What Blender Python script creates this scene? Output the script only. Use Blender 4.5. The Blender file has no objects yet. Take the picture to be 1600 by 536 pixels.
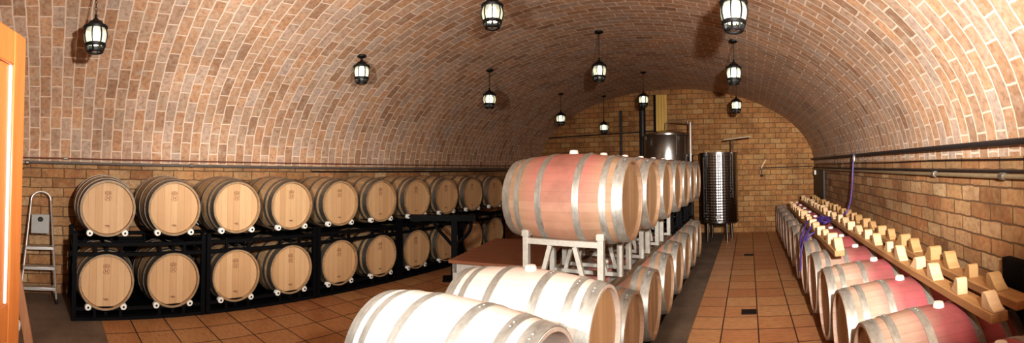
import bpy, bmesh, math, random
from mathutils import Vector, Matrix
random.seed(7)
PI = math.pi
scene = bpy.context.scene
C = scene.collection

# ------------------------------------------------------------------ helpers
class MB:
    """collects polygons and links them as ONE mesh object"""
    def __init__(s):
        s.v = []; s.f = []; s.mi = []; s.uv = {}
    def add(s, vs, fs, mi=0):
        o = len(s.v); s.v += [tuple(p) for p in vs]
        for f in fs:
            s.f.append([i + o for i in f]); s.mi.append(mi)
        return s
    def box(s, x0, x1, y0, y1, z0, z1, mi=0, M=None):
        vs = [Vector((x, y, z)) for x in (x0, x1) for y in (y0, y1) for z in (z0, z1)]
        if M is not None: vs = [M @ p for p in vs]
        return s.add(vs, [(0,1,3,2),(4,6,7,5),(0,4,5,1),(2,3,7,6),(0,2,6,4),(1,5,7,3)], mi)
    def beam(s, p0, p1, w, h, up=(0,0,1), mi=0):
        p0 = Vector(p0); p1 = Vector(p1); d = (p1 - p0); L = d.length; d.normalize()
        u = Vector(up); sd = d.cross(u)
        if sd.length < 1e-4: sd = d.cross(Vector((1,0,0)))
        sd.normalize(); u = sd.cross(d)
        vs = []
        for q in (p0, p1):
            for a, b in ((-1,-1),(1,-1),(1,1),(-1,1)):
                vs.append(q + sd*(a*w/2) + u*(b*h/2))
        return s.add(vs, [(0,1,2,3),(7,6,5,4),(0,4,5,1),(1,5,6,2),(2,6,7,3),(3,7,4,0)], mi)
    def lathe(s, prof, n=24, axis='z', M=None, closed=False, mi=0, a0=0.0):
        """prof: list of (r, h) along the axis"""
        vs = []; fs = []
        for r, h in prof:
            for k in range(n):
                a = a0 + 2*PI*k/n; c, t = r*math.cos(a), r*math.sin(a)
                if axis == 'z': p = (c, t, h)
                elif axis == 'x': p = (h, c, t)
                else: p = (t, h, c)
                vs.append(Vector(p))
        m = len(prof)
        for i in range(m - 1 + (1 if closed else 0)):
            j = (i + 1) % m
            for k in range(n):
                l = (k + 1) % n
                fs.append((i*n+k, i*n+l, j*n+l, j*n+k))
        if not closed:
            if prof[0][0] > 1e-6: fs.append(tuple(reversed(range(n))))
            if prof[-1][0] > 1e-6: fs.append(tuple((m-1)*n+k for k in range(n)))
        if M is not None: vs = [M @ p for p in vs]
        return s.add(vs, fs, mi)
    def tube(s, pts, r, n=8, mi=0, cap=True):
        pts = [Vector(p) for p in pts]; m = len(pts)
        rs = r if isinstance(r, (list, tuple)) else [r]*m
        vs = []; prev = None
        for i, p in enumerate(pts):
            d = (pts[min(i+1, m-1)] - pts[max(i-1, 0)]).normalized()
            if prev is None:
                u = d.cross(Vector((0,0,1)))
                if u.length < 1e-3: u = d.cross(Vector((1,0,0)))
            else:
                u = prev - d*prev.dot(d)
            u.normalize(); prev = u; w = d.cross(u)
            for k in range(n):
                a = 2*PI*k/n
                vs.append(p + (u*math.cos(a) + w*math.sin(a))*rs[i])
        fs = []
        for i in range(m-1):
            for k in range(n):
                l = (k+1) % n
                fs.append((i*n+k, i*n+l, (i+1)*n+l, (i+1)*n+k))
        if cap:
            fs.append(tuple(reversed(range(n)))); fs.append(tuple((m-1)*n+k for k in range(n)))
        return s.add(vs, fs, mi)
    def prism(s, poly, a, b, axis='x', mi=0):
        def P(u, w, t):
            return (t, u, w) if axis == 'x' else ((u, t, w) if axis == 'y' else (u, w, t))
        n = len(poly)
        vs = [P(u, w, a) for u, w in poly] + [P(u, w, b) for u, w in poly]
        fs = [tuple(range(n)), tuple(reversed(range(n, 2*n)))]
        fs += [(i, n+i, n+(i+1) % n, (i+1) % n) for i in range(n)]
        return s.add(vs, fs, mi)
    def build(s, name, mats, parent=None, smooth=True, ang=35, bevel=0, fixn=True):
        me = bpy.data.meshes.new(name); me.from_pydata(s.v, [], s.f); me.update()
        ml = mats if isinstance(mats, (list, tuple)) else [mats]
        for m in ml: me.materials.append(m)
        for p, i in zip(me.polygons, s.mi): p.material_index = i
        if fixn:
            bm = bmesh.new(); bm.from_mesh(me); bmesh.ops.recalc_face_normals(bm, faces=bm.faces); bm.to_mesh(me); bm.free()
        if smooth:
            for p in me.polygons: p.use_smooth = True
            me.set_sharp_from_angle(angle=math.radians(ang))
        o = bpy.data.objects.new(name, me); C.objects.link(o)
        if parent is not None: o.parent = parent
        if bevel:
            b = o.modifiers.new('bevel', 'BEVEL'); b.width = bevel; b.segments = 2; b.limit_method = 'ANGLE'
        return o

def smoothpts(pts, n=8):
    """Catmull-Rom through the points"""
    P = [Vector(p) for p in pts]; out = []
    for i in range(len(P)-1):
        a = P[max(i-1,0)]; b = P[i]; c = P[i+1]; d = P[min(i+2,len(P)-1)]
        for k in range(n):
            t = k/n
            out.append(0.5*((2*b)+(c-a)*t+(2*a-5*b+4*c-d)*t*t+(3*b-a-3*c+d)*t**3))
    out.append(P[-1]); return out

def thing(name, label, cat, loc=(0,0,0), rz=0, group=None):
    o = bpy.data.objects.new(name, None); C.objects.link(o)
    o.empty_display_size = .1
    o.location = loc; o.rotation_euler = (0,0,rz)
    return tag(o, label, cat, group)
def tag(o, label, cat, group=None):
    o['label'] = label; o['category'] = cat
    if group: o['group'] = group
    return o
def struct(o):
    o['kind'] = 'structure'; return o
def dup(root, loc, rz, label, group=None):
    r = root.copy(); C.objects.link(r); r.location = loc; r.rotation_euler = (0,0,rz)
    r['label'] = label
    if group: r['group'] = group
    for ch in list(root.children):
        c = ch.copy(); C.objects.link(c); c.parent = r
        for g in list(ch.children):
            d = g.copy(); C.objects.link(d); d.parent = c
    return r
ORD = ['first','second','third','fourth','fifth','sixth','seventh','eighth','ninth','tenth','eleventh','twelfth','thirteenth',
       'fourteenth','fifteenth','sixteenth','seventeenth','eighteenth','nineteenth','twentieth','twenty-first','twenty-second',
       'twenty-third','twenty-fourth','twenty-fifth','twenty-sixth']

# ------------------------------------------------------------------ materials
class NT:
    def __init__(s, name):
        s.m = bpy.data.materials.new(name); s.m.use_nodes = True
        s.t = s.m.node_tree; s.b = s.t.nodes['Principled BSDF']
    def n(s, typ, **kw):
        nd = s.t.nodes.new(typ)
        for k, v in kw.items():
            if k in nd.inputs: nd.inputs[k].default_value = v
            else: setattr(nd, k, v)
        return nd
    def l(s, a, b): s.t.links.new(a, b)
    def math(s, op, a, b=None, c=None):
        nd = s.t.nodes.new('ShaderNodeMath'); nd.operation = op
        for i, x in enumerate((a, b, c)):
            if x is None: continue
            if isinstance(x, (int, float)): nd.inputs[i].default_value = x
            else: s.l(x, nd.inputs[i])
        return nd.outputs[0]
    def mix(s, f, a, b, mode='MIX'):
        nd = s.t.nodes.new('ShaderNodeMix'); nd.data_type = 'RGBA'; nd.blend_type = mode
        for sock, x in ((nd.inputs[0], f), (nd.inputs[6], a), (nd.inputs[7], b)):
            if isinstance(x, (int, float)): sock.default_value = x
            elif isinstance(x, tuple): sock.default_value = (*x[:3], 1)
            else: s.l(x, sock)
        return nd.outputs[2]
    def ramp(s, f, stops):
        nd = s.t.nodes.new('ShaderNodeValToRGB'); e = nd.color_ramp.elements
        while len(e) < len(stops): e.new(.5)
        for k, (p, c) in enumerate(stops):
            e[k].position = p; e[k].color = (*c, 1)
        s.l(f, nd.inputs[0]); return nd.outputs[0]
    def noise(s, vec, scale, detail=4, rough=.55):
        nd = s.n('ShaderNodeTexNoise'); nd.inputs['Scale'].default_value = scale
        nd.inputs['Detail'].default_value = detail; nd.inputs['Roughness'].default_value = rough
        if vec is not None: s.l(vec, nd.inputs['Vector'])
        return nd.outputs[0]
    def set(s, col=None, rough=None, metal=None, h=None, hs=.3, hd=.01):
        for k, v in (('Base Color', col), ('Roughness', rough), ('Metallic', metal)):
            if v is None: continue
            if isinstance(v, (int, float)): s.b.inputs[k].default_value = v
            elif isinstance(v, tuple): s.b.inputs[k].default_value = (*v, 1)
            else: s.l(v, s.b.inputs[k])
        if h is not None:
            bp = s.n('ShaderNodeBump', Strength=hs, Distance=hd); s.l(h, bp.inputs['Height']); s.l(bp.outputs[0], s.b.inputs['Normal'])
        return s.m
    def coord(s, which='Object'): return s.n('ShaderNodeTexCoord').outputs[which]
    def map(s, vec, scale=(1,1,1), loc=(0,0,0)):
        nd = s.n('ShaderNodeMapping'); nd.inputs['Scale'].default_value = scale; nd.inputs['Location'].default_value = loc
        s.l(vec, nd.inputs['Vector']); return nd.outputs[0]
    def rnd(s): return s.n('ShaderNodeObjectInfo').outputs['Random']

def plain(name, col, rough=.5, metal=0.0, var=.12, scale=14):
    t = NT(name); o = t.coord()
    f = t.noise(o, scale)
    c = t.mix(f, tuple(x*(1-var) for x in col), tuple(min(1, x*(1+var)) for x in col))
    return t.set(c, rough, metal)

def brick(name, bw, bh, stops, mortar, msize, dark=.5, bump=.5, deepc=(.16,.08,.045), palec=(.56,.46,.36), warmc=(.56,.30,.15)):
    """running bond brick in metres on the UV map"""
    t = NT(name); uv = t.coord('UV')
    wob = t.n('ShaderNodeTexNoise', Scale=9.0, Detail=2.0); t.l(uv, wob.inputs['Vector'])
    vm = t.n('ShaderNodeVectorMath', operation='SUBTRACT'); t.l(wob.outputs['Color'], vm.inputs[0]); vm.inputs[1].default_value = (.5,.5,.5)
    vs = t.n('ShaderNodeVectorMath', operation='SCALE'); t.l(vm.outputs[0], vs.inputs[0]); vs.inputs['Scale'].default_value = .022
    va = t.n('ShaderNodeVectorMath', operation='ADD'); t.l(uv, va.inputs[0]); t.l(vs.outputs[0], va.inputs[1])
    def br(c1, c2, cm):
        b = t.n('ShaderNodeTexBrick'); b.offset = .5; b.squash = 1
        b.inputs['Color1'].default_value = (*c1,1); b.inputs['Color2'].default_value = (*c2,1); b.inputs['Mortar'].default_value = (*cm,1)
        b.inputs['Scale'].default_value = 1; b.inputs['Mortar Size'].default_value = msize; b.inputs['Mortar Smooth'].default_value = .25
        b.inputs['Brick Width'].default_value = bw; b.inputs['Row Height'].default_value = bh
        t.l(va.outputs[0], b.inputs['Vector']); return b
    b = br((0,0,0),(1,1,1),(.5,.5,.5))
    col = t.ramp(b.outputs['Color'], stops)
    n1 = t.noise(uv, 22, 5, .65); n2 = t.noise(uv, 2.2, 3); n3 = t.noise(uv, 70, 3)
    n4 = t.noise(uv, 9, 4, .7); n5 = t.noise(t.map(uv, (1,1,1), (7.3,2.1,0)), 13, 5, .7)
    col = t.mix(t.ramp(n1, [(.36,(.75,.75,.75)),(.55,(0,0,0))]), col, t.mix(.6, col, deepc))
    col = t.mix(t.ramp(n4, [(.50,(0,0,0)),(.68,(.75,.75,.75))]), col, palec)
    col = t.mix(t.ramp(n5, [(.54,(0,0,0)),(.70,(.6,.6,.6))]), col, warmc)
    mcol = t.mix(n2, mortar, tuple(x*.72 for x in mortar))
    fin = t.mix(b.outputs['Fac'], col, mcol)
    stain = t.ramp(n2, [(.25,(dark,dark,dark)),(.62,(1,1,1))])
    fin = t.mix(1.0, fin, stain, 'MULTIPLY')
    h = t.math('ADD', t.math('MULTIPLY', t.math('SUBTRACT', 1.0, b.outputs['Fac']), 1.0), t.math('MULTIPLY', n3, .35))
    return t.set(fin, .85, 0, h, bump, .008)

M = {}
M['vault_brick'] = brick('vault_brick', .268, .124, [(0,(.38,.235,.15)),(.2,(.60,.345,.195)),(.45,(.55,.385,.27)),(.65,(.66,.39,.225)),(.85,(.58,.455,.37)),(1,(.48,.275,.15))], (.95,.76,.60), .0085, .74)
M['wall_brick'] = brick('wall_brick', .27, .115, [(0,(.26,.135,.06)),(.2,(.49,.25,.105)),(.45,(.51,.33,.165)),(.65,(.43,.20,.085)),(.85,(.62,.45,.26)),(1,(.38,.20,.09))], (.20,.115,.055), .0075, .6, deepc=(.20,.075,.03), palec=(.50,.33,.16), warmc=(.46,.165,.06))
M['back_brick'] = brick('back_brick', .26, .122, [(0,(.33,.155,.055)),(.2,(.48,.23,.08)),(.45,(.50,.27,.10)),(.65,(.44,.195,.068)),(.85,(.56,.35,.15)),(1,(.39,.175,.062))], (.24,.125,.05), .009, .6, deepc=(.20,.075,.03), palec=(.52,.33,.15), warmc=(.46,.17,.055))

def tile_mat(name='terracotta_tile', dim=1.0):
    t = NT(name); uv = t.coord('UV')
    b = t.n('ShaderNodeTexBrick'); b.offset = 0; b.squash = 1
    for k, c in (('Color1',(0,0,0,1)),('Color2',(1,1,1,1)),('Mortar',(.5,.5,.5,1))): b.inputs[k].default_value = c
    b.inputs['Scale'].default_value = 1; b.inputs['Mortar Size'].default_value = .007; b.inputs['Mortar Smooth'].default_value = .2
    b.inputs['Brick Width'].default_value = .345; b.inputs['Row Height'].default_value = .345; t.l(uv, b.inputs['Vector'])
    col = t.ramp(b.outputs['Color'], [(0,(.46,.185,.085)),(.25,(.56,.26,.115)),(.5,(.58,.31,.145)),(.75,(.52,.215,.10)),(1,(.60,.34,.16))])
    n1 = t.noise(t.map(uv,(1,2.6,1)), 4, 5, .65); n2 = t.noise(t.map(uv,(1,3,1)), 13, 5, .65)
    col = t.mix(t.ramp(n1,[(.35,(0,0,0)),(.7,(.7,.7,.7))]), col, t.mix(.55, col, (.68,.42,.19)))
    col = t.mix(t.ramp(n2,[(.45,(0,0,0)),(.75,(.6,.6,.6))]), col, (.22,.09,.045))
    col = t.mix(b.outputs['Fac'], col, (.07,.035,.022))
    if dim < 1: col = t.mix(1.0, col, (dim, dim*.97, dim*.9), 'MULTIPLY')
    h = t.math('SUBTRACT', 1.0, b.outputs['Fac'])
    r = t.ramp(n1, [(.3,(.36,.36,.36)),(.7,(.6,.6,.6))])
    return t.set(col, r, 0, h, .4, .004)
M['tile'] = tile_mat(); M['tile_dim'] = tile_mat('terracotta_tile_dim', .74)  # second tile is a darker copy: weaker flash on the left floor put into its colour
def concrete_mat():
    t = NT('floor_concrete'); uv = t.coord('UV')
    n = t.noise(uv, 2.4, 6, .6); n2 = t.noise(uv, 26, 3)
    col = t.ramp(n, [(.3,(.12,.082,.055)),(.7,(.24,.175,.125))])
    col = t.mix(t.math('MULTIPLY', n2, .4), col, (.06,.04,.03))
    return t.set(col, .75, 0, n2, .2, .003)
M['concrete'] = concrete_mat()

def stave_mat(name, cols, stain=None, stain_w=.2, stain_amt=.8, grime=.35, groove=.5, stain_c=0.0):
    """barrel staves: axis of the barrel is local X, centre at z=RB"""
    t = NT(name); o = t.coord()
    sp = t.n('ShaderNodeSeparateXYZ'); t.l(o, sp.inputs[0])
    zz = t.math('SUBTRACT', sp.outputs[2], RB)
    a = t.math('MULTIPLY', t.math('ARCTAN2', zz, sp.outputs[1]), 30/(2*PI))
    idx = t.math('FLOOR', a); fr = t.math('FRACT', t.math('ADD', a, 100.0))
    wn = t.n('ShaderNodeTexWhiteNoise'); wn.noise_dimensions = '2D'
    cb = t.n('ShaderNodeCombineXYZ'); t.l(idx, cb.inputs[0]); t.l(t.math('MULTIPLY', t.rnd(), 57.0), cb.inputs[1]); t.l(cb.outputs[0], wn.inputs[0])
    col = t.ramp(wn.outputs[0], [(0,cols[0]),(.5,cols[1]),(1,cols[2])])
    g = t.map(o, (3,40,40)); gn = t.noise(g, 1.0, 5, .6)
    col = t.mix(t.math('MULTIPLY', gn, .55), col, tuple(x*.5 for x in cols[0]))
    off = t.n('ShaderNodeCombineXYZ'); t.l(t.math('MULTIPLY', t.rnd(), 9.0), off.inputs[0])
    ov = t.n('ShaderNodeVectorMath', operation='ADD'); t.l(o, ov.inputs[0]); t.l(off.outputs[0], ov.inputs[1])
    bn = t.noise(ov.outputs[0], 3.2, 5, .6)
    if stain:
        ax = t.math('ABSOLUTE', t.math('ADD', sp.outputs[0], stain_c))
        band = t.ramp(t.math('ADD', ax, t.math('MULTIPLY', t.math('SUBTRACT', bn, .5), .25)), [(stain_w*.75,(1,1,1)),(stain_w*1.5,(0,0,0))])
        up = t.ramp(t.math('ADD', sp.outputs[2], t.math('MULTIPLY', t.math('SUBTRACT', bn,.5), .3)), [(.22,(.35,.35,.35)),(.5,(1,1,1))])
        f = t.math('MULTIPLY', t.math('MULTIPLY', band, up), stain_amt)
        deep = t.mix(t.ramp(bn,[(.45,(0,0,0)),(.72,(1,1,1))]), stain, tuple(x*.55 for x in stain))
        col = t.mix(f, col, deep)
    col = t.mix(t.math('MULTIPLY', t.ramp(bn, [(.42,(0,0,0)),(.75,(1,1,1))]), grime), col, (.16,.10,.06))
    ed = t.math('LESS_THAN', t.math('MINIMUM', fr, t.math('SUBTRACT', 1.0, fr)), .03)
    col = t.mix(t.math('MULTIPLY', ed, groove), col, (.06,.035,.02))
    return t.set(col, .62, 0, t.math('SUBTRACT', gn, ed), .25, .003)

def head_mat(name, cols, line=.45, dirt=.2):
    t = NT(name); o = t.coord()
    sp = t.n('ShaderNodeSeparateXYZ'); t.l(o, sp.inputs[0])
    a = t.math('MULTIPLY', t.math('ADD', sp.outputs[1], t.math('MULTIPLY', t.rnd(), .06)), 1/.072)
    idx = t.math('FLOOR', a); fr = t.math('FRACT', t.math('ADD', a, 100.0))
    wn = t.n('ShaderNodeTexWhiteNoise'); wn.noise_dimensions = '2D'
    cb = t.n('ShaderNodeCombineXYZ'); t.l(idx, cb.inputs[0]); t.l(t.math('MULTIPLY', t.rnd(), 57.0), cb.inputs[1]); t.l(cb.outputs[0], wn.inputs[0])
    col = t.ramp(wn.outputs[0], [(0,cols[0]),(.5,cols[1]),(1,cols[2])])
    gn = t.noise(t.map(o, (30,45,3)), 1.0, 5, .6)
    col = t.mix(t.math('MULTIPLY', gn, .5), col, tuple(x*.62 for x in cols[0]))
    bn = t.noise(o, 4.5, 4)
    col = t.mix(t.math('MULTIPLY', t.ramp(bn,[(.45,(0,0,0)),(.8,(1,1,1))]), dirt), col, (.12,.06,.035))
    ed = t.math('LESS_THAN', t.math('MINIMUM', fr, t.math('SUBTRACT', 1.0, fr)), .035)
    col = t.mix(t.math('MULTIPLY', ed, line), col, (.16,.08,.035))
    return t.set(col, .6, 0, gn, .1, .002)

def hoop_mat(name, c0, c1, rough=.42, metal=.75):
    t = NT(name); o = t.coord()
    n = t.noise(t.map(o,(30,9,9)), 1.4, 5, .65); n2 = t.noise(o, 40, 3)
    col = t.mix(t.ramp(n,[(.32,(0,0,0)),(.68,(1,1,1))]), c0, c1)
    col = t.mix(t.math('MULTIPLY', n2, .3), col, (.12,.10,.07))
    r = t.math('ADD', rough, t.math('MULTIPLY', n, .2))
    return t.set(col, r, metal, n2, .08, .002)

RB, RH, LB = .323, .276, .88          # bilge radius, head radius, length
M['oak_new'] = stave_mat('oak_staves_new', [(.36,.235,.12),(.44,.285,.15),(.50,.335,.18)], grime=.25, groove=.35)
M['oak_old'] = stave_mat('oak_staves_weathered', [(.40,.25,.15),(.47,.30,.19),(.52,.35,.23)], (.46,.17,.145), .22, .85, .35, .18)
M['oak_flash_white'] = stave_mat('oak_staves_flash_white', [(.78,.67,.58),(.82,.71,.62),(.85,.75,.66)], (.78,.55,.49), .14, .22, .06, .1)  # flash overexposure of the foremost barrels put into the stave colour
M['oak_red'] = stave_mat('oak_staves_wine_stained', [(.48,.31,.22),(.56,.37,.27),(.62,.43,.33)], (.42,.085,.105), .24, .9, .35, .25, .14)
M['head_new'] = head_mat('oak_head_new', [(.58,.355,.18),(.64,.41,.22),(.70,.47,.26)], .3, .08)
M['head_old'] = head_mat('oak_head_weathered', [(.40,.26,.14),(.50,.33,.19),(.58,.40,.25)], .45, .35)
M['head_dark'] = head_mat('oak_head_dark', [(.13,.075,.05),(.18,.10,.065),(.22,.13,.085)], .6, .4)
M['hoop_dark'] = hoop_mat('hoop_dark_steel', (.16,.15,.13), (.30,.28,.25), .4, .8)
M['hoop_galv'] = hoop_mat('hoop_galvanized', (.42,.42,.38), (.66,.66,.62), .38, .7)
M['bung'] = plain('white_silicone', (.78,.74,.66), .5, 0, .05)
M['burn'] = plain('burnt_brand', (.22,.10,.05), .8, 0, .2)
M['black_steel'] = plain('black_painted_steel', (.005,.005,.006), .6, 0, .3)
M['black_steel'].node_tree.nodes['Principled BSDF'].inputs['Specular IOR Level'].default_value = .12
M['white_steel'] = plain('white_galvanized_steel', (.44,.42,.37), .5, .15, .3, 30)
M['rust_steel'] = plain('rusty_steel', (.22,.16,.11), .65, .3, .35, 25)
M['roller'] = plain('white_nylon', (.80,.80,.74), .4, 0, .05)
M['alu'] = plain('aluminium', (.72,.72,.70), .35, .8, .08)
M['alu_plate'] = plain('aluminium_plate', (.27,.265,.25), .55, .3, .15)
M['pipe_grey'] = plain('grey_pipe', (.20,.19,.18), .35, .5, .2)
M['pipe_dark'] = plain('dark_pipe', (.035,.03,.03), .5, .3, .3)
M['pipe_red'] = plain('brown_copper_pipe', (.20,.075,.05), .5, .3, .25)
M['pipe_ochre'] = plain('ochre_pipe', (.27,.21,.13), .5, .1, .25)
M['brass'] = plain('dull_valve_metal', (.30,.28,.25), .4, .8, .3)
M['lamp_black'] = plain('lamp_black_iron', (.012,.012,.012), .5, .3, .2)
M['purple'] = plain('purple_hose', (.075,.04,.20), .45, 0, .3)
M['bucket'] = plain('white_plastic', (.75,.74,.72), .4, 0, .04)
M['drain'] = plain('drain_metal', (.03,.025,.02), .5, .6, .3)
M['black_hole'] = plain('dark_rubber', (.01,.01,.01), .6, 0, .2)
M['cord'] = plain('black_cable', (.012,.012,.012), .5, 0, .2)

def wood(name, c0, c1, sc=(3,30,30), rough=.55):
    t = NT(name); o = t.coord()
    n = t.noise(t.map(o, sc), 1.0, 6, .6); n2 = t.noise(o, 5, 3)
    col = t.ramp(n, [(.3,c0),(.7,c1)])
    col = t.mix(t.math('MULTIPLY', n2, .35), col, tuple(x*.6 for x in c0))
    return t.set(col, rough, 0, n, .12, .003)
M['plank'] = wood('pine_plank', (.38,.20,.08), (.58,.34,.15), (30,2,30))
M['chock'] = wood('pale_pine_block', (.66,.44,.24), (.80,.58,.36), (8,30,8))
M['chock_dark'] = wood('darker_pine_block', (.46,.27,.11), (.60,.38,.18), (8,30,8))  # darker pine tone for the chocks next to the wall
M['door_wood'] = wood('orange_door_wood', (.40,.125,.032), (.50,.18,.05), (25,25,2), .35)
M['board'] = wood('brown_board', (.26,.11,.05), (.36,.17,.08), (25,25,2))
M['table_top'] = wood('brown_table_top', (.20,.075,.035), (.28,.11,.052), (3,14,14), .5)
M['yellow_wood'] = wood('yellow_slat_wood', (.72,.44,.10), (.86,.58,.18), (40,40,2), .5)

def steel_mat(name, dimple):
    t = NT(name); o = t.coord()
    sp = t.n('ShaderNodeSeparateXYZ'); t.l(o, sp.inputs[0])
    n = t.noise(t.map(o,(4,4,60)), 1.5, 4)
    col = t.mix(n, (.26,.255,.25), (.40,.395,.38))
    h = n
    if dimple:
        a = t.math('MULTIPLY', t.math('ARCTAN2', sp.outputs[1], sp.outputs[0]), 20.0)
        zz = t.math('MULTIPLY', sp.outputs[2], 55.0)
        h = t.math('MULTIPLY', t.math('SINE', t.math('ADD', a, zz)), t.math('SINE', t.math('SUBTRACT', a, zz)))
        return t.set(col, .22, 1.0, h, .35, .006)
    return t.set(col, .24, 1.0, h, .05, .002)
M['tank_quilt'] = steel_mat('stainless_quilted', True)
M['tank_steel'] = steel_mat('stainless_brushed', False)

def glow(name, col, strength):
    t = NT(name); o = t.coord(); n = t.noise(o, 20)
    t.set(t.mix(n, col, tuple(x*.9 for x in col)), .4)
    t.b.inputs['Emission Color'].default_value = (*col, 1); t.b.inputs['Emission Strength'].default_value = strength
    return t.m
M['lamp_core'] = glow('glowing_lamp_core', (1.0,.97,.86), 6)
def lamp_glass():
    t = NT('lamp_seeded_glass'); o = t.coord(); n = t.noise(o, 60, 2)
    tr = t.n('ShaderNodeBsdfTransparent'); tr.inputs[0].default_value = (.93,.95,.86,1)
    t.set(t.mix(n,(.80,.82,.66),(.9,.9,.78)), .15, 0, n, .2, .003)
    t.b.inputs['Emission Color'].default_value = (.86,.90,.66,1); t.b.inputs['Emission Strength'].default_value = .22
    mx = t.n('ShaderNodeMixShader'); mx.inputs[0].default_value = .6
    out = t.t.nodes['Material Output']
    t.l(tr.outputs[0], mx.inputs[1]); t.l(t.b.outputs[0], mx.inputs[2]); t.l(mx.outputs[0], out.inputs['Surface'])
    return t.m
M['lamp_glass'] = lamp_glass()

# ------------------------------------------------------------------ the room
XL, XR, YB, YF = -5.32, 1.55, 10.40, -.62
ZS, RISE = 1.58, 1.84
XC, HW = (XL+XR)/2, (XR-XL)/2

def quad_uv(name, quads, mats, uvs, mis=None):
    me = bpy.data.meshes.new(name); vs = []; fs = []
    for q in quads:
        fs.append(tuple(range(len(vs), len(vs)+len(q)))); vs += q
    me.from_pydata(vs, [], fs)
    for m in mats: me.materials.append(m)
    ul = me.uv_layers.new(name='UVMap'); i = 0
    for k, q in enumerate(quads):
        for c in uvs[k]:
            ul.data[i].uv = c; i += 1
        if mis: me.polygons[k].material_index = mis[k]
    me.update()
    o = bpy.data.objects.new(name, me); C.objects.link(o); return struct(o)

# floor: tiles, with a bare concrete strip under the middle barrels and a bare bay by the door
def floor():
    q = []; u = []; mi = []
    def r(x0,x1,y0,y1,m):
        q.append([(x0,y0,0),(x1,y0,0),(x1,y1,0),(x0,y1,0)]); mi.append(m)
        u.append([(x-.068, y-.12) for x,y in ((x0,y0),(x1,y0),(x1,y1),(x0,y1))])
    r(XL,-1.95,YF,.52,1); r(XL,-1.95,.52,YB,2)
    r(-1.95,-.57,YF,YB,1)
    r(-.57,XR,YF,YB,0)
    quad_uv('floor', q, [M['tile'], M['concrete'], M['tile_dim']], u, mi)
floor()
def vault():
    n = 120; pts = []
    for i in range(n+1):
        a = PI - PI*i/n; pts.append((XC+HW*math.cos(a), ZS+RISE*math.sin(a)))
    s = 0; q = []; u = []
    for i in range(n):
        (x0,z0),(x1,z1) = pts[i], pts[i+1]; d = math.hypot(x1-x0, z1-z0)
        q.append([(x0,YF,z0),(x0,YB,z0),(x1,YB,z1),(x1,YF,z1)]); u.append([(s,YF+5),(s,YB+5),(s+d,YB+5),(s+d,YF+5)]); s += d
    o = quad_uv('ceiling', q, [M['vault_brick']], u)
    bm = bmesh.new(); bm.from_mesh(o.data); bmesh.ops.remove_doubles(bm, verts=bm.verts, dist=1e-5)
    for f in bm.faces: f.smooth = True
    bm.to_mesh(o.data); bm.free()
    return pts
arc = vault()
def ceil_z(x): return ZS + RISE*math.sqrt(max(0, 1-((x-XC)/HW)**2))
quad_uv('wall_left', [[(XL,YF,0),(XL,YB,0),(XL,YB,ZS),(XL,YF,ZS)]], [M['wall_brick']], [[(YF,0),(YB,0),(YB,ZS),(YF,ZS)]])
quad_uv('wall_right', [[(XR,YB,0),(XR,YF,0),(XR,YF,ZS),(XR,YB,ZS)]], [M['wall_brick']], [[(YB,0),(YF,0),(YF,ZS),(YB,ZS)]])
def endwall(name, y):
    p = [(XL,0)] + arc + [(XR,0)]
    quad_uv(name, [[(x,y,z) for x,z in p]], [M['back_brick']], [[(x,z) for x,z in p]])
endwall('wall_back', YB); endwall('wall_front', YF)

# open wooden door leaf at the left edge of the view
def door():
    L, H, T = 1.15, 2.01, .045
    d = struct(thing('door_1', 'orange wooden panelled door standing open beside the camera at left edge', 'door', (-1.600,-.128,0), math.atan2(-.34,.94)))
    f = MB()
    f.box(0,.095,-T/2,T/2,.01,H); f.box(L-.095,L,-T/2,T/2,.01,H)
    f.box(.095,L-.095,-T/2,T/2,H-.12,H); f.box(.095,L-.095,-T/2,T/2,.01,.22); f.box(.095,L-.095,-T/2,T/2,.95,1.08)
    f.build('door_frame', M['door_wood'], d, bevel=.006)
    p = MB(); p.box(.085,L-.085,-.010,.010,.2,.97); p.box(.085,L-.085,-.010,.010,1.06,H-.1); p.build('door_panel', M['door_wood'], d)
    m = MB()
    for x in (.100, L-.112):
        for z0,z1 in ((.22,.95),(1.08,H-.12)): m.box(x,x+.012,-T/2+.004,T/2-.004,z0,z1)
    m.build('door_moulding_highlight', M['bucket'], d, bevel=.004)  # white moulding: the bright highlight on the bevel put into its colour
door()

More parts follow.
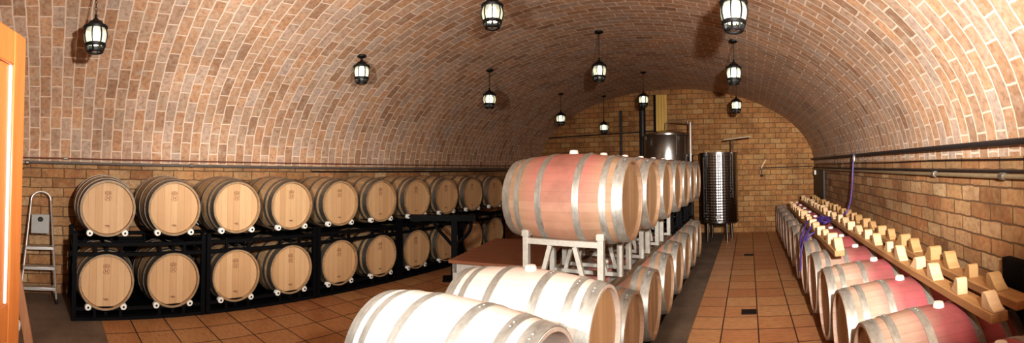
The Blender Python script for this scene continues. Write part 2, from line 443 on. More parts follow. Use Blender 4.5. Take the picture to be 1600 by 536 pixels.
# ------------------------------------------------------------------ barrels
def prof_r(x, rb=RB): 
    t = abs(x)/(LB/2); return RH + (rb-RH)*(1-t**2.1)
def barrel_parts(root, mst, mhd, mhp, mark=False, bung=True, hooks=False, dark_end=0):
    n = 60; h = LB/2
    # staves: outer skin, chime end and the inside of the chime down to the head (head sits 35 mm in)
    xs = [-h + LB*i/22 for i in range(23)]
    prof = [(RH-.020, -h+.045), (RH-.017, -h)] + [(prof_r(x), x) for x in xs] + [(RH-.017, h), (RH-.020, h-.045)]
    if dark_end: prof = prof[:-1] + [(prof_r(x)-.026, x) for x in (h-.03, h-.1, h-.2, h-.32)]
    b = MB(); b.lathe(prof, n, 'x', Matrix.Translation((0,0,RB)))
    b.f = b.f[:-2]; b.mi = b.mi[:-2]; b.build('staves', mst, root, ang=40)
    for s in (-1, 1):
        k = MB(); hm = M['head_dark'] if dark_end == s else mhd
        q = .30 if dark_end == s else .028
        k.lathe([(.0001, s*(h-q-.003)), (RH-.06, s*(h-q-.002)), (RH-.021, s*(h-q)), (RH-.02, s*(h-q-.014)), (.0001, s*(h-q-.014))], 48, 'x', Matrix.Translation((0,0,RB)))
        hd = k.build('head', hm, root, ang=30)
        if mark and s == 1:
            m = MB(); X = h-.0305; W = .0012; zc = RB+.135
            for j in range(-2,3):                                     # crown of short strokes
                m.box(X,X+W, j*.014-.003, j*.014+.003, zc+.012, zc+.045-.004*abs(j))
            m.box(X,X+W,-.034,.034,zc+.006,zc+.011)
            for j in range(20):                                       # ring below the crown
                a = 2*PI*j/20
                if j % 5 == 4: continue
                m.beam((X+W/2, .032*math.cos(a), zc-.032+.028*math.sin(a)), (X+W/2, .032*math.cos(a+.31), zc-.032+.028*math.sin(a+.31)), .005, W, (1,0,0))
            m.box(X,X+W,-.014,-.008,zc-.048,zc-.016); m.box(X,X+W,.008,.014,zc-.048,zc-.016); m.box(X,X+W,-.008,.008,zc-.034,zc-.029)
            m.build('brand_stamp', M['burn'], hd, smooth=False)
            m2 = MB(); m2.box(X,X+W,-.026,.020,RB-.178,RB-.169); m2.box(X,X+W,-.012,.026,RB-.187,RB-.181); m2.build('brand_line', M['burn'], hd, smooth=False)
    for s in (-1, 1):
        for xc, w in ((.405,.066),(.312,.042),(.135,.046)):
            k = MB(); x0, x1 = xc-w/2, xc+w/2; m = [(x0+(x1-x0)*i/3) for i in range(4)]
            k.lathe([(prof_r(x)+.0045, s*x) for x in m] + [(prof_r(x)-.004, s*x) for x in reversed(m)], n, 'x', Matrix.Translation((0,0,RB)), closed=True)
            a = 1.05 + s*.4 + xc                                       # overlapped riveted joint
            c, t = math.cos(a), math.sin(a); r = prof_r(xc)+.006
            for da in (-.05, .05):
                k.lathe([(.0001,.004),(.006,.003),(.008,0)], 8, 'z', Matrix.Translation((s*xc, r*math.cos(a+da), RB+r*math.sin(a+da))) @ Matrix.Rotation(a-PI/2, 4, 'X'))
            k.build('hoop', mhp, root, ang=40)
    if bung:
        k = MB(); k.lathe([(.034,2*RB-.004),(.033,2*RB+.014),(.027,2*RB+.026),(.0001,2*RB+.028)], 20, 'z'); k.build('bung', M['bung'], root)

# left row, heads towards the room
YL = [.56 + .6935*((i+1)//2) + .7035*(i//2) for i in range(10)]
XBL = -4.40 - LB/2
ZLT, ZLL = 1.116-RB, .381-RB
GL = 'new oak barrels in the black racks along the left wall'
def llab(i, row):
    where = ['nearest the ladder']+[f'{ORD[k]} from the ladder' for k in range(1,10)]
    return f'pale new oak barrel on the {row} tier of the left racks, {where[i]}'
first = None
for row, z, cnt in (('upper', ZLT, 10), ('lower', ZLL, 10)):
    for i in range(cnt):
        if first is None:
            first = thing('wine_barrel', llab(i,row), 'barrel', (XBL,YL[i],z), 0, GL)
            barrel_parts(first, M['oak_new'], M['head_new'], M['hoop_dark'], mark=True, bung=False)
        else:
            o = dup(first, (XBL, YL[i], z), 0, llab(i,row), GL)

# black two-barrel racks
def left_rack(loc, label):
    r = thing('barrel_rack', label, 'rack', loc, 0, 'black steel racks along the left wall')
    W = 1.38; xf, xb = -4.425, -5.19; rr = .022
    def level(z, nm):
        f = MB()
        for x in (xf, xb):
            for dz in (0, -.10):
                f.beam((x,-W/2,z+dz),(x,W/2,z+dz),.035,.035)
            for y in (-.46,-.20,.20,.46): f.beam((x,y,z-.10),(x,y,z),.03,.03,(1,0,0))
        for y in (-W/2+.02, W/2-.02, -.3468, .3468): f.beam((xf,y,z-.05),(xb,y,z-.05),.035,.035)
        f.build(nm, M['black_steel'], r, smooth=False)
    k = MB(); k.box(-5.23,-4.46,-W/2+.03,W/2-.03,.028,.036); k.build('shade_deck_sheet', M['black_steel'], r)  # black sheet added for the shade on the floor under the rack
    k = MB(); k.box(-5.235,-5.225,-W/2+.03,W/2-.03,.036,.70); k.build('shade_back_sheet', M['black_steel'], r)  # black sheet added for the shade behind the lower tier
    level(.118, 'base_frame'); level(.755, 'tier_frame')
    for x in (xf, xb):
        for y in (-W/2+.022, W/2-.022):
            p = MB(); p.beam((x,y,0),(x,y,.845),.045,.045,(1,0,0)); p.build('post', M['black_steel'], r, smooth=False)
    for zc in (ZLL+RB, ZLT+RB):
        for yb in (-.3468, .3468):
            for x in (-4.425, -5.235+.05):
                for s in (-1,1):
                    k = MB(); y = yb+s*.178; z = zc-.246
                    k.lathe([(.008,x+.032),(.010,x+.026),(.031,x+.024),(.034,x+.018),(.034,x-.02),(.03,x-.024)], 18, 'x', Matrix.Translation((0,y,z)))
                    ro = k.build('roller', M['roller'], r)
                    k = MB(); k.lathe([(.0001,x+.034),(.010,x+.034),(.010,x+.02)], 10, 'x', Matrix.Translation((0,y,z))); k.build('hub', M['black_steel'], ro)
    for zc, zt in ((ZLL+RB,.118),(ZLT+RB,.755)):
        for yb in (-.3468,.3468):
            for s in (-1,1):
                k = MB(); y = yb+s*.178; k.tube([(-5.2,y,zc-.246),(-4.405,y,zc-.246)], .012, 8)
                k.build('axle', M['black_steel'], r)
    return r
RY = [(YL[2*i]+YL[2*i+1])/2 for i in range(5)]
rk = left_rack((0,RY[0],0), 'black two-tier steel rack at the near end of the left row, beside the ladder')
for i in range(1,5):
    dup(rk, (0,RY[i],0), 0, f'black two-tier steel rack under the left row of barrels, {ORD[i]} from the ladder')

# middle row
XM = -.785 - LB/2
YM = [2.95 + .67*k for k in range(7)]
ZM0, ZM1 = .10, 1.015
GM = 'old barrels in the middle row'
mid = thing('wine_barrel', 'pink stained old barrel on the upper tier of the middle row, nearest the camera', 'barrel', (XM,YM[0],ZM1), 0, GM)
barrel_parts(mid, M['oak_old'], M['head_old'], M['hoop_galv'])
for k in range(1,7):
    o = dup(mid, (XM,YM[k],ZM1), 0, f'weathered barrel on the upper tier of the middle row, {ORD[k]} from the near end', GM)
for k in range(7):
    dup(mid, (XM,YM[k],ZM0), 0, f'weathered barrel on the lower tier of the middle row, {ORD[k+2]} from the near end', GM)
bB = thing('wine_barrel', 'flash-whitened barrel in front of the white cradle, light wooden end facing the aisle', 'barrel', (XM+.045,2.20,.345), 0, GM)
barrel_parts(bB, M['oak_flash_white'], M['head_new'], M['hoop_galv'])
bA = thing('wine_barrel', 'foremost barrel, nearly white from the light, with a dark recessed end', 'barrel', (XM+.045,1.525,.345), 0, GM)
barrel_parts(bA, M['oak_flash_white'], M['head_dark'], M['hoop_galv'], dark_end=1, bung=False)

# steel cradles: two bottom rails, four posts, cross beams with splayed braces
def cradle(name, label, loc, mat, mat2, base=.735, zb=ZM1, group='single-barrel steel cradles'):
    r = thing(name, label, 'rack', loc, 0, group); H = zb-base       # barrel bottom above the rails' underside
    xa, xb = -.165+LB/2-.0, -LB/2+.165
    top = H+.115
    for x in (xa, xb):
        k = MB(); k.beam((x,-.325,.018),(x,.325,.018),.04,.036); k.build('bottom_rail', mat2, r, bevel=.003)
        for y in (-.215,.215):
            k = MB(); k.beam((x,y,.036),(x,y,top),.042,.042,(1,0,0)); k.box(x-.028,x+.028,y-.025,y+.025,top-.045,top-.005); k.build('post', mat, r, bevel=.003)
    for y in (-.215,.215):
        zb_ = H+.040
        k = MB(); k.beam((xa,y,zb_),(xb,y,zb_),.036,.04); k.build('cross_beam', mat, r, bevel=.003)
        for s in (-1,1):
            k = MB(); k.beam((s*.09,y,zb_-.02),(s*.17,y,.036),.032,.032,(0,1,0)); k.build('brace', mat, r, bevel=.003)
        k = MB(); k.beam((xa,y,.05),(xb,y,.05),.03,.03); k.build('tie_bar', mat, r, bevel=.003)
    return r
cw = cradle('barrel_cradle', 'white steel cradle holding up the big pink stained barrel, foremost of its row', (XM,YM[0],.717), M['white_steel'], M['rust_steel'], .717)
for k in range(1,4): dup(cw, (XM,YM[k],.717), 0, f'white steel cradle between the two tiers of the middle row, {ORD[k]} from the near end')
cb = cradle('barrel_cradle', 'black steel cradle between the tiers, just beyond the last white one', (XM,YM[4],.717), M['black_steel'], M['black_steel'], .717)
for k in range(5,7): dup(cb, (XM,YM[k],.717), 0, f'black steel cradle of the middle row, {["second","third and last"][k-5]} beyond the white ones')
cf = cradle('barrel_cradle', 'white steel cradle on the floor under the foremost barrel', (XM+.045,1.525,0), M['white_steel'], M['rust_steel'], 0.0, .345)
dup(cf, (XM+.045,2.20,0), 0, 'white steel cradle on the floor under the pale barrel behind the foremost one')
for x, lb in ((XM+LB/2-.165,'black floor rail under the aisle ends of the lower middle barrels'),(XM-LB/2+.165,'black floor rail under the hidden ends of the lower middle barrels')):
    k = MB(); k.beam((x,2.66,.052),(x,7.3,.052),.12,.104); tag(k.build('floor_rail', M['black_steel'], bevel=.004), lb, 'rail', 'floor rails of the middle row')

# right row along the right wall
XRB = .60 + LB/2
YR = [1.66 + .66*k for k in range(13)]
ZR = .085
GR = 'wine stained barrels along the right wall'
rb_ = thing('wine_barrel', 'wine stained barrel at the bottom right corner, nearest of the right row', 'barrel', (XRB,YR[0],ZR), PI, GR)
barrel_parts(rb_, M['oak_red'], M['head_old'], M['hoop_galv'])
for k in range(1,13):
    dup(rb_, (XRB,YR[k],ZR), PI, f'wine stained barrel under the planks of the right row, {ORD[k]} from the near end', GR)
for x, lb in ((.78,'dark floor beam under the aisle ends of the right row barrels'),(1.30,'dark floor beam under the wall ends of the right row barrels')):
    k = MB(); k.beam((x,1.2,.05),(x,10.0,.05),.10,.10); tag(k.build('floor_beam', M['black_steel'], bevel=.004), lb, 'rail', 'floor beams of the right row')

# planks on the right barrels, with wooden chocks on them
ZP = .752
def plank(name, lb, x0, x1, y0, y1, z0=ZP, th=.05):
    k = MB(); k.box(x0,x1,y0,y1,z0,z0+th); return tag(k.build(name, M['plank'], bevel=.004), lb, 'plank', 'planks laid along the right row')
plank('wooden_plank', 'long pine plank with pale chocks, middle of the planks on the right barrels', 1.12,1.22,1.87,9.75)
plank('wooden_plank', 'long plank with darker chocks, lying closest to the right brick wall', 1.325,1.45,1.95,9.75)
plank('wooden_plank', 'short pine plank by the aisle under the purple hose, with white chocks', .735,.825,3.80,8.3)
def chock_mesh():
    k = MB(); pr = [(u*1.25, w_*1.28) for u, w_ in [(-.052,0),(.056,0),(.056,.010),(.040,.018),(.022,.032),(.006,.050),(-.006,.066),(-.018,.074),(-.036,.076),(-.047,.071),(-.052,.060)]]
    k.prism(pr, -.039, .039, 'x'); return k
def chocks(xc, y0, y1, step, mat, where, grp):
    src = None; i = 0; y = y0
    while y < y1:
        lb = f'wooden chock on the {where}, ' + (f'{ORD[i]} from its near end')
        if src is None:
            src = chock_mesh().build('wooden_chock', mat, bevel=.004); o = src; tag(o, lb, 'chock', grp)
        else:
            o = src.copy(); C.objects.link(o); o['label'] = lb
        o.location = (xc+random.uniform(-.012,.012), y+random.uniform(-.03,.03), ZP+.05)
        o.rotation_euler = (0,0,(0 if i % 2 else PI)+random.uniform(-.12,.12))
        s = random.uniform(.88,1.1); o.scale = (s*random.uniform(.8,1.15), s*random.uniform(.85,1.1), s)
        i += 1; y += step
chocks(1.17, 1.95, 9.7, .338, M['chock'], 'middle plank', 'chocks on the middle plank')
chocks(1.388, 2.24, 9.7, .325, M['chock_dark'], 'plank beside the right wall', 'chocks on the wall plank')
chocks(.78, 3.86, 8.25, .30, M['chock'], 'short aisle plank', 'chocks on the aisle plank')

# ------------------------------------------------------------------ lamps
def lamp_parts(r, drop):
    """origin on the ceiling; drop = distance down to the glass centre"""
    k = MB(); k.lathe([(.0001,.01),(.055,.01),(.060,0),(.058,-.012),(.035,-.024),(.012,-.032),(.0001,-.034)], 20); k.build('canopy', M['lamp_black'], r)
    g = -drop
    k = MB(); n = max(3, int((drop-.19-.03)/.028))
    z0, z1 = -.03, g+.185
    for i in range(n):                                               # chain of links
        zc = z0 + (z1-z0)*(i+.5)/n; hl = (z0-z1)/n*.62
        pts = [(math.cos(a)*.009, 0, zc+math.sin(a)*hl) if i % 2 else (0, math.cos(a)*.009, zc+math.sin(a)*hl) for a in [2*PI*j/10 for j in range(11)]]
        k.tube(pts, .003, 5)
    k.build('chain', M['lamp_black'], r)
    k = MB(); k.lathe([(.0001,g+.190),(.010,g+.185),(.014,g+.172),(.008,g+.160),(.022,g+.148),(.026,g+.136),(.058,g+.122),(.070,g+.100),(.098,g+.088),(.106,g+.076),(.100,g+.060),(.078,g+.062),(.0001,g+.074)], 24); k.build('cap', M['lamp_black'], r)
    gp = [(.074,g+.074),(.090,g+.050),(.0985,g+.015),(.098,g-.015),(.090,g-.050),(.078,g-.076)]
    k = MB(); k.lathe(gp, 24)
    k.f = k.f[:-2]; k.mi = k.mi[:-2]; k.build('glass', M['lamp_glass'], r)
    for j in range(8):
        a = 2*PI*(j+.5)/8; k = MB(); k.tube([(math.cos(a)*(q+.003), math.sin(a)*(q+.003), z) for q, z in gp], .0060, 5); k.build('rib', M['lamp_black'], r)
    k = MB(); k.lathe([(.086,g-.060),(.091,g-.064),(.089,g-.086),(.082,g-.092),(.070,g-.086),(.076,g-.064)], 24, closed=True); k.build('bottom_ring', M['lamp_black'], r)
    k = MB(); k.lathe([(.066,g-.118),(.070,g-.122),(.070,g-.134),(.062,g-.140),(.050,g-.134),(.052,g-.122)], 24, closed=True)
    for j in range(8):
        a = 2*PI*(j+.5)/8; k.tube([(math.cos(a)*.080, math.sin(a)*.080, g-.086),(math.cos(a)*.074, math.sin(a)*.074, g-.105),(math.cos(a)*.064, math.sin(a)*.064, g-.124)], .009, 5)
    k.build('bottom_cage', M['lamp_black'], r)
    k = MB(); k.lathe([(.0001,g-.070),(.030,g-.068),(.034,g-.05),(.034,g+.05),(.028,g+.066),(.0001,g+.068)], 16); k.build('bulb', M['lamp_core'], r)
GLAMP = 'lantern lamps hanging from the vault'
LAMPS = [(-3.68,.33,2.63,'lantern hanging above the ladder end of the left barrels'),
 (-4.18,3.49,2.74,'lantern hanging low on the left vault above the fifth upper left barrel'),
 (-2.21,3.39,2.985,'lantern at the top edge above the middle row, the big dark shadow beside it'),
 (-3.81,5.76,2.635,'small lantern on the left vault above the far end of the left racks'),
 (-1.97,5.66,2.87,'lantern on the crown of the vault above the middle row, second of its line'),
 (-2.00,8.36,2.87,'small lantern hanging beside the yellow slatted panel'),
 (-3.78,8.40,2.585,'dim small lantern deep in the vault, far left of the yellow panel'),
 (-3.32,9.85,2.50,'smallest farthest lantern, low in the dark back left corner'),
 (-.085,3.17,2.665,'largest lantern at the top edge of the vault above the aisle'),
 (-.165,5.66,2.745,'lantern above the aisle in front of the back wall, second of its line'),
 (-.205,8.28,2.69,'lowest lantern above the aisle, right before the back brick wall')]
for x, y, z, lb in LAMPS:
    zc = ceil_z(x)-.004
    r = thing('hanging_lantern', lb, 'lamp', (x,y,zc), random.uniform(0,.6), GLAMP); lamp_parts(r, zc-z)

# ------------------------------------------------------------------ tanks at the far end
def tank_quilted():
    r = thing('steel_tank', 'quilted stainless steel wine tank on legs at the end of the aisle', 'tank', (-.63,9.45,0))
    R = .40
    k = MB(); k.lathe([(.0001,.30),(.10,.30),(R-.02,.385),(R,.40),(R,1.84),(R-.012,1.845),(R-.012,1.70),(.0001,1.70)], 64); k.build('tank_body', M['tank_quilt'], r, ang=30)
    for z in (.41, 1.83):
        k = MB(); k.lathe([(R+.012,z-.016),(R+.012,z+.016),(R-.004,z+.016),(R-.004,z-.016)], 48, closed=True); k.build('rim_band', M['tank_steel'], r)
    k = MB(); k.lathe([(.0001,1.80),(.06,1.80),(R-.03,1.76),(R-.03,1.72),(.0001,1.72)], 40); k.build('floating_lid', M['tank_steel'], r)
    for a in (.6, 2.2, 3.8, 5.3):
        k = MB(); k.tube([(math.cos(a)*.3,math.sin(a)*.3,.40),(math.cos(a)*.31,math.sin(a)*.31,0.0)], .028, 12); k.build('leg', M['tank_steel'], r)
    k = MB(); k.tube([(.31,-.30,.9),(.31,-.30,2.13)], .016, 10); k.build('hoist_post', M['tank_steel'], r)
    k = MB(); k.beam((.13,-.29,2.105),(.71,-.33,2.165),.035,.03); k.build('hoist_arm', M['pipe_ochre'], r, bevel=.004)
    k = MB(); k.tube([(-.30,-.33,.5),(-.30,-.33,1.75)], .014, 8); k.build('level_tube', M['tank_steel'], r)
    k = MB(); k.lathe([(.0001,-.47),(.045,-.47),(.045,-.44),(.028,-.43),(.028,-.38)], 16, 'y', Matrix.Translation((0,0,.52))); k.build('outlet_valve', M['tank_steel'], r)
tank_quilted()
def tank_plain():
    r = thing('steel_tank', 'tall smooth stainless steel tank rising behind the middle barrels', 'tank', (-1.70,9.30,0))
    R = .53
    k = MB(); k.lathe([(.0001,.35),(R-.03,.42),(R,.45),(R,1.775),(R-.02,1.79),(R-.02,2.22),(R-.04,2.26),(.20,2.33),(.0001,2.34)], 64); k.build('tank_body', M['tank_steel'], r, ang=30)
    for z, q in ((.46,R),(1.79,R),(2.23,R-.02)):
        k = MB(); k.lathe([(q+.014,z-.018),(q+.014,z+.018),(q-.004,z+.018),(q-.004,z-.018)], 48, closed=True); k.build('rim_band', M['tank_steel'], r)
    for a in (.6, 2.2, 3.8, 5.3):
        k = MB(); k.tube([(math.cos(a)*.4,math.sin(a)*.4,.46),(math.cos(a)*.41,math.sin(a)*.41,0)], .03, 12); k.build('leg', M['tank_steel'], r)
    k = MB(); k.tube(smoothpts([(0,-.1,2.30),(0,-.1,2.45),(0,-.1,2.50),(.04,-.11,2.52),(.25,-.2,2.50),(.47,-.30,2.475)],5), .013, 8); k.build('top_pipe', M['pipe_ochre'], r)
    k = MB(); k.lathe([(.0001,2.45),(.03,2.46),(.03,2.49),(.0001,2.50)], 12, 'z', Matrix.Translation((.47,-.30,0))); k.build('valve', M['tank_steel'], r)
    k = MB(); k.tube([(.52,-.26,.5),(.52,-.26,2.475)], .022, 10); k.build('side_tube', M['alu'], r)
    k = MB(); k.tube([(.25,-.44,1.80),(.25,-.44,2.22)], .012, 8); k.build('level_tube', M['tank_steel'], r)
tank_plain()

# yellow slatted panel on the back wall
def slat_panel():
    r = thing('slatted_panel', 'narrow yellow wooden slat panel fixed upright high on the back wall', 'panel', (-2.04,10.36,2.33))
    for i in range(4):
        k = MB(); k.box(-.135+i*.068,-.135+i*.068+.064,-.02,.02,0,.96); k.build('slat', M['yellow_wood'], r, bevel=.003)
    k = MB(); k.box(-.185,-.140,-.05,.035,-.1,.96); k.build('side_post', M['black_steel'], r)
slat_panel()

# ------------------------------------------------------------------ pipes
def pipe(name, lb, pts, rad, mat, cat='pipe', brackets=(), n=10):
    r = thing(name, lb, cat, pts[0])
    p0 = Vector(pts[0])
    k = MB(); k.tube([Vector(p)-p0 for p in pts], rad, n); k.build('pipe_run', mat, r)
    for q, ax in brackets:
        k = MB(); c = Vector(q)-p0
        k.lathe([(rad*1.45,-.022),(rad*1.45,.022),(rad*.9,.022),(rad*.9,-.022)], 12, ax, Matrix.Translation(c), closed=True)
        k.build('clamp', M['brass'], r)
    return r
pipe('wall_pipe', 'thick grey pipe along the left wall above the barrels', [(XL+.055,-.30,1.565),(XL+.055,4,1.552),(XL+.055,YB-.03,1.545)], .018, M['pipe_grey'], brackets=[((XL+.055,y,1.566-.0026*y),'y') for y in (1.7,4.9,7.6)])
pipe('wall_pipe', 'thin brown pipe along the left wall, just above the thick grey one', [(XL+.035,-.50,1.618),(XL+.035,YB-.03,1.612)], .009, M['pipe_red'], brackets=[((XL+.035,y,1.616),'y') for y in (.15,3.2,6.2)])
pipe('wall_pipe', 'dark thin cable pipe along the left wall, lowest of the three', [(XL+.03,3.5,1.50),(XL+.03,YB-.03,1.50)], .012, M['pipe_dark'])
def valve():
    r = thing('wall_pipe_valve', 'cluster of valves at the end of the left wall pipe beside the door', 'valve', (XL+.06,-.38,1.56))
    k = MB(); k.lathe([(.018,-.10),(.03,-.09),(.03,-.06),(.02,-.05),(.034,-.02),(.034,.02),(.02,.05),(.03,.06),(.03,.09),(.018,.10)], 14, 'y'); k.build('valve_body', M['brass'], r)
    k = MB(); k.tube([(0,0,-.02),(.05,0,-.07)], .012, 8); k.lathe([(.04,-.006),(.045,0),(.04,.006)], 12, 'z', Matrix.Translation((.055,0,-.075))); k.build('hand_wheel', M['pipe_dark'], r)
    k = MB(); k.beam((.03,-.02,.02),(.05,.10,.035),.016,.008); k.build('lever', M['alu'], r)
valve()
pipe('wall_pipe', 'thick black pipe along the right wall at the foot of the vault', [(XR-.05,-.5,1.66),(XR-.05,YB-.03,1.685)], .021, M['pipe_dark'], brackets=[((XR-.05,y,1.664),'y') for y in (2.0,)])
pipe('wall_cable', 'thin dark cable line along the right wall, upper of the thin ones', [(XR-.02,y,1.565+.004*math.sin(y*2.3)) for y in [-.5+.4*i for i in range(27)]], .006, M['cord'], 'cable', n=6)
pipe('wall_pipe', 'thin dark pipe along the right wall, just above the ochre pipe', [(XR-.025,-.5,1.487),(XR-.025,YB-.03,1.487)], .009, M['pipe_dark'])
pipe('wall_pipe', 'ochre grey pipe along the right wall, lowest of its pipes', [(XR-.03,-.5,1.455),(XR-.03,YB-.03,1.455)], .017, M['pipe_ochre'], brackets=[((XR-.03,y,1.455),'y') for y in (2.35,3.4)])
pipe('wall_pipe', 'thin dark pipe on the back wall ending at the tap', [(.27,YB-.03,1.50),(XR-.03,YB-.03,1.52)], .011, M['pipe_dark'])
pipe('wall_pipe', 'dark pipe crossing the back wall left of the yellow panel', [(XL+.3,YB-.03,2.34),(-2.2,YB-.03,2.42)], .014, M['pipe_dark'])
pipe('wall_pipe', 'thick dark upright pipe on the back wall close to the yellow panel', [(-2.50,YB-.09,.3),(-2.50,YB-.09,3.15)], .075, M['pipe_dark'])
pipe('wall_pipe', 'thin dark upright pipe on the back wall, nearer the left corner', [(-3.05,YB-.06,.3),(-3.05,YB-.06,2.95)], .03, M['pipe_dark'])
def tap():
    r = thing('wall_tap', 'small tap with a pale lever on the back wall right of the tank', 'tap', (.31,YB-.05,1.50))
    k = MB(); k.lathe([(.012,.045),(.03,.04),(.03,.03),(.014,.025),(.014,-.05),(.02,-.055),(.0001,-.06)], 12, 'y'); k.tube([(0,-.04,0),(0,-.06,-.04),(0,-.06,-.16)], .011, 8); k.build('tap_body', M['brass'], r)
    k = MB(); k.lathe([(.034,-.20),(.038,-.185),(.034,-.165),(.012,-.155)], 12); k.v = [(x,y-.06,z) for x,y,z in k.v]; k.build('spout', M['pipe_dark'], r)
    k = MB(); k.beam((0,-.03,.02),(.10,-.03,.19),.026,.012,(0,1,0)); k.build('lever', M['chock'], r)
tap()
def corner_shade_panel():
    r = thing('wall_shade_panel', 'tall dark panel put in as shade in the far right corner under the pipes', 'shade_panel', (XR-.05,9.45,0))  # dark panel added where the corner only lies in shade
    k = MB(); k.box(.0,.045,-.62,.60,.35,1.435); k.build('shade_panel_body', M['pipe_dark'], r, bevel=.004)
    k = MB(); k.box(-.04,.0,.28,.40,1.33,1.43); k.build('junction_box', M['bung'], r, bevel=.004)
corner_shade_panel()
k = MB(); k.box(1.485,1.545,2.07,2.33,.30,.955); k.box(1.478,1.548,2.05,2.10,.22,.97)
tag(k.build('steel_upright', M['black_steel'], bevel=.004), 'black steel upright against the right wall at the right edge', 'post')

# purple hose hung from the black pipe
def hose():
    r = thing('purple_hose', 'purple hose hanging from the black right wall pipe onto the barrels', 'hose', (0,0,0))
    x = XR-.075
    k = MB(); k.tube(smoothpts([(x,6.05,1.70),(x-.01,6.05,1.62),(x-.02,6.07,1.40),(x-.04,6.10,1.1),(x-.09,6.12,.90),(x-.16,6.10,.845),(x-.30,6.0,.80),(1.02,5.9,.80),(.95,5.75,.785)],6), .013, 8); k.build('hanging_run', M['purple'], r)
    k = MB(); k.lathe([(.03,-.035),(.034,-.02),(.034,.02),(.03,.035),(.018,.03),(.018,-.03)], 12, 'y', Matrix.Translation((XR-.05,6.05,1.684)), closed=True); k.lathe([(.02,-.04),(.026,-.02),(.022,.03),(.018,.05)], 10, 'z', Matrix.Translation((x,6.05,1.62))); k.build('hose_valve', M['brass'], r)
    # loose coil lying over the aisle plank and barrels
    pts = []
    for i in range(34):
        a = i*.62; q = 1-.5*(i%7)/7; pts.append((.92+.085*q*math.cos(a)+.002*i, 5.45+.24*q*math.sin(a)+.008*i, .845+.004*(i%5)+.014*math.sin(i*1.7)))
    k = MB(); k.tube(smoothpts([(.95,5.75,.785)]+pts,4), .013, 7); k.build('coil', M['purple'], r)
    k = MB(); k.tube(smoothpts([pts[-1],(.80,5.3,.86),(.70,5.15,.80),(.62,5.02,.70),(.575,4.98,.55),(.57,4.99,.42),(.565,5.0,.36)],5), .012, 7); k.build('loose_end', M['purple'], r)
    k = MB(); k.tube(smoothpts([pts[-3],(.74,5.45,.86),(.66,5.3,.79),(.60,5.2,.66),(.60,5.05,.60),(.66,4.98,.74),(.76,5.0,.80),(.84,5.1,.83)],5), .012, 7); k.build('loop', M['purple'], r)
hose()

# floor drains in the aisle
def drain(name, y, lb):
    r = thing(name, lb, 'drain', (-.02,y,0), 0, 'floor drains in the aisle')
    k = MB(); k.box(-.075,.075,-.075,.075,.0005,.003); k.build('drain_pan', M['black_hole'], r)
    k = MB()
    for i in range(6): k.box(-.07+i*.025,-.07+i*.025+.013,-.07,.07,.003,.006)
    k.box(-.08,.08,-.08,-.07,.002,.007); k.box(-.08,.08,.07,.08,.002,.007); k.box(-.08,-.07,-.07,.07,.002,.007); k.box(.07,.08,-.07,.07,.002,.007)
    k.build('grate', M['drain'], r)
drain('floor_drain', 4.75, 'square metal floor drain in the aisle, nearer of the two')
drain('floor_drain', 7.75, 'square metal floor drain in the aisle, farther of the two')

# ------------------------------------------------------------------ left side: ladder, board, bucket
def ladder():
    r = thing('step_ladder', 'folded aluminium step ladder with a top plate leaning on the left wall', 'ladder', (-4.93,-.13,0))
    # local: y across, leaning back in -x with height
    def P(y, z): return (-.27*z/1.27, y, z)
    def hw(z): return .205 - .095*min(z,1.17)/1.17
    for s in (-1,1):
        k = MB(); k.tube([P(s*hw(z), z) for z in (.02,.3,.6,.9,1.12)] , .0125, 10); k.build('stile', M['alu'], r)
        k = MB(); k.lathe([(.016,0),(.018,.006),(.016,.045),(.0125,.05)], 10, 'z', Matrix.Translation(P(s*hw(0),0))); k.build('foot', M['black_hole'], r)
    k = MB(); w = hw(1.12); k.tube([P(-w,1.12)]+[P(-w*math.cos(a), 1.12+.10*math.sin(a)) for a in [PI*j/12 for j in range(1,12)]]+[P(w,1.12)], .0125, 10); k.build('top_bow', M['alu'], r)
    for z in (.17,.385,.60):
        k = MB(); w = hw(z)+.005; x = P(0,z)[0]; k.box(x-.05,x+.055,-w,w,z-.012,z+.012); k.box(x+.045,x+.058,-w,w,z-.022,z+.012); k.build('step', M['alu'], r, bevel=.003)
    k = MB(); w = .105; z0, z1 = .75,.965
    vs = [P(-w,z0),P(w,z0),P(w,z1),P(-w,z1)]; k.add([(x+.018,y,z) for x,y,z in vs]+[(x+.002,y,z) for x,y,z in vs], [(0,1,2,3),(7,6,5,4),(0,4,5,1),(1,5,6,2),(2,6,7,3),(3,7,4,0)])
    pl = k.build('top_plate', M['alu_plate'], r, bevel=.004)
    k = MB(); x,_,z = P(0,.905); k.lathe([(.0001,.024),(.028,.023),(.033,.018),(.033,.0)], 16, 'x', Matrix.Translation((x,0,z))); k.build('plate_hole_disc', M['black_hole'], pl)  # dark disc put in place of the dark hole in the plate
ladder()
k = MB(); k.beam((-2.49,.0,.0),(-2.49,-.52,2.55),.05,.022,(1,0,0))
tag(k.build('wooden_board', M['board'], bevel=.003), 'brown board leaning behind the open door at the left edge', 'board')
def bucket():
    r = thing('plastic_drum', 'white plastic drum on the floor behind the brown leaning board', 'drum', (-3.10,-.375,0))
    k = MB(); k.lathe([(.0001,0),(.145,0),(.155,.01),(.165,.40),(.172,.405),(.172,.425),(.158,.425),(.15,.02),(.0001,.015)], 32); k.build('drum_body', M['bucket'], r)
    k = MB(); k.lathe([(.176,.40),(.178,.43),(.16,.44),(.0001,.44)], 32); k.build('lid', M['bucket'], r)
bucket()

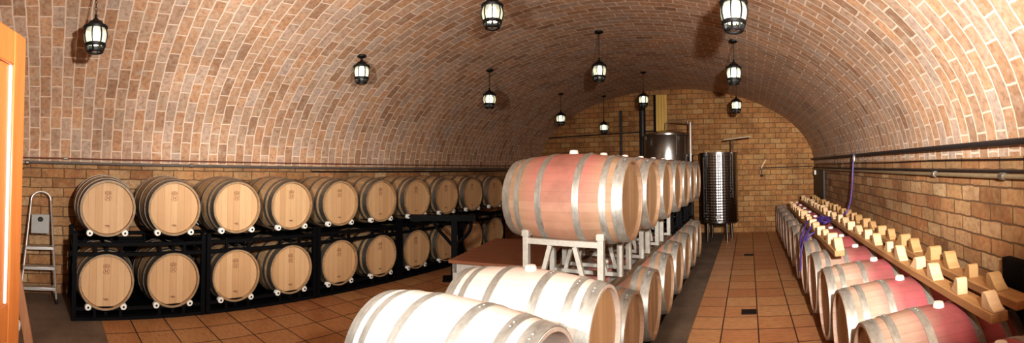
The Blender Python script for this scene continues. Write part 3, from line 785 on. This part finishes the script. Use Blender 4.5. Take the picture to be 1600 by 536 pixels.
# ------------------------------------------------------------------ between the left racks and the middle row
def iron_stand():
    r = thing('iron_stand', 'black iron post with two curved braces in front of the left racks', 'stand', (-3.86,4.93,0), math.radians(38))
    k = MB(); k.box(-.16,.16,-.16,.16,0,.02); k.build('base_plate', M['black_steel'], r)
    k = MB(); k.beam((0,0,.02),(0,0,.86),.085,.085,(1,0,0)); k.build('post', M['black_steel'], r)
    k = MB(); k.box(-.62,.30,-.06,.06,.82,.90); k.build('top_beam', M['black_steel'], r)
    for s in (-1,1):
        k = MB(); k.tube(smoothpts([(s*.03,0,.48),(s*.10,0,.55),(s*.19,0,.64),(s*.235,0,.74),(s*.23,0,.82)] if s > 0 else [(-.03,0,.48),(-.10,0,.56),(-.19,0,.66),(-.25,0,.73),(-.30,0,.82)],5), .024, 8); k.build('brace', M['black_steel'], r)
    k = MB(); k.tube([(.12+.05*(1-i/30)*math.cos(i*.42), 0, .74+.05*(1-i/30)*math.sin(i*.42)) for i in range(24)], .009, 6); k.build('scroll', M['black_steel'], r)
iron_stand()
def brown_table():
    r = thing('work_table', 'low table with a brown top and white legs behind the pale barrel', 'table', (-2.30,3.95,0), math.radians(14))
    k = MB(); k.box(-.44,.44,-.68,.68,.69,.72); k.build('table_top', M['table_top'], r, bevel=.004)
    k = MB(); k.box(-.41,.41,-.65,-.62,.60,.69); k.box(-.41,.41,.62,.65,.60,.69); k.box(-.41,-.38,-.62,.62,.60,.69); k.box(.38,.41,-.62,.62,.60,.69); k.build('apron', M['white_steel'], r)
    for x in (-.385,.385):
        for y in (-.625,.625):
            k = MB(); k.beam((x,y,0),(x,y,.69),.05,.05,(1,0,0)); k.build('leg', M['white_steel'], r, bevel=.003)
brown_table()

# ------------------------------------------------------------------ light: hand flashes held by the camera, plus added fill spots; lanterns give their own
def spot(name, loc, aim, energy, ang, blend, col=(1,.965,.92), size=.05):
    d = bpy.data.lights.new(name, 'SPOT'); d.energy = energy; d.spot_size = math.radians(ang); d.spot_blend = blend; d.color = col; d.shadow_soft_size = size
    o = bpy.data.objects.new(name, d); C.objects.link(o); o.location = loc
    o.rotation_euler = (Vector(aim)-Vector(loc)).to_track_quat('-Z','Y').to_euler(); return o
spot('flash_left', (.30,.60,1.92), (-4.6,.9,2.25), 700, 102, 1.0)
spot('flash_middle', (-1.15,-.17,1.66), (-4.5,3.45,2.35), 560, 74, 1.0)
spot('fill_near', (-.75,-.30,1.75), (-1.25,1.9,1.0), 430, 60, 1.0)  # added spot that whitens the two foremost barrels
spot('flash_right', (.40,-.05,1.88), (.45,2.8,3.2), 950, 98, 1.0)
spot('fill_aisle', (.42,-.05,1.88), (1.0,9.0,.8), 1250, 56, 1.0)  # added fill along the aisle floor, right row and right wall
spot('fill_low', (.42,-.05,1.80), (-.70,3.0,.55), 300, 46, 1.0)  # added fill for the aisle-side heads of the middle row
spot('fill_far', (.42,-.05,1.88), (1.0,10.4,1.6), 800, 22, 1.0)  # added narrow spot that brightens the far end wall
w = bpy.data.worlds.new('world'); scene.world = w; w.use_nodes = True
w.node_tree.nodes['Background'].inputs[0].default_value = (.5,.42,.35,1); w.node_tree.nodes['Background'].inputs[1].default_value = .02

# ------------------------------------------------------------------ camera: a stitched panorama, i.e. a cylindrical projection
f, px0, y0, A, B = 691.33, 1168.88, 242.33, -.0239, .0178
W_, H_ = 1600, 536
ez = Vector((B, A, 1)).normalized(); ey = Vector((0,1,-A)); ey = (ey - ez*ey.dot(ez)).normalized(); ex = ey.cross(ez)
phi = (W_/2 - px0)/f
fw = ey*math.cos(phi) + ex*math.sin(phi); rt = ex*math.cos(phi) - ey*math.sin(phi)
cd = bpy.data.cameras.new('camera'); cam = bpy.data.objects.new('camera', cd); C.objects.link(cam)
m3 = Matrix((rt, ez, -fw)).transposed()
cam.matrix_world = Matrix.Translation((0,0,1.56)) @ m3.to_4x4()
cd.type = 'PANO'; cd.panorama_type = 'CENTRAL_CYLINDRICAL'
cd.central_cylindrical_range_u_min = -(W_/2)/f; cd.central_cylindrical_range_u_max = (W_/2)/f
cd.central_cylindrical_range_v_max = y0/f; cd.central_cylindrical_range_v_min = (y0-H_)/f
cd.central_cylindrical_radius = 1.0
cd.clip_start = .01; cd.clip_end = 100
scene.camera = cam
scene.view_settings.view_transform = 'Standard'
scene.view_settings.look = 'Medium High Contrast'
scene.view_settings.exposure = 0
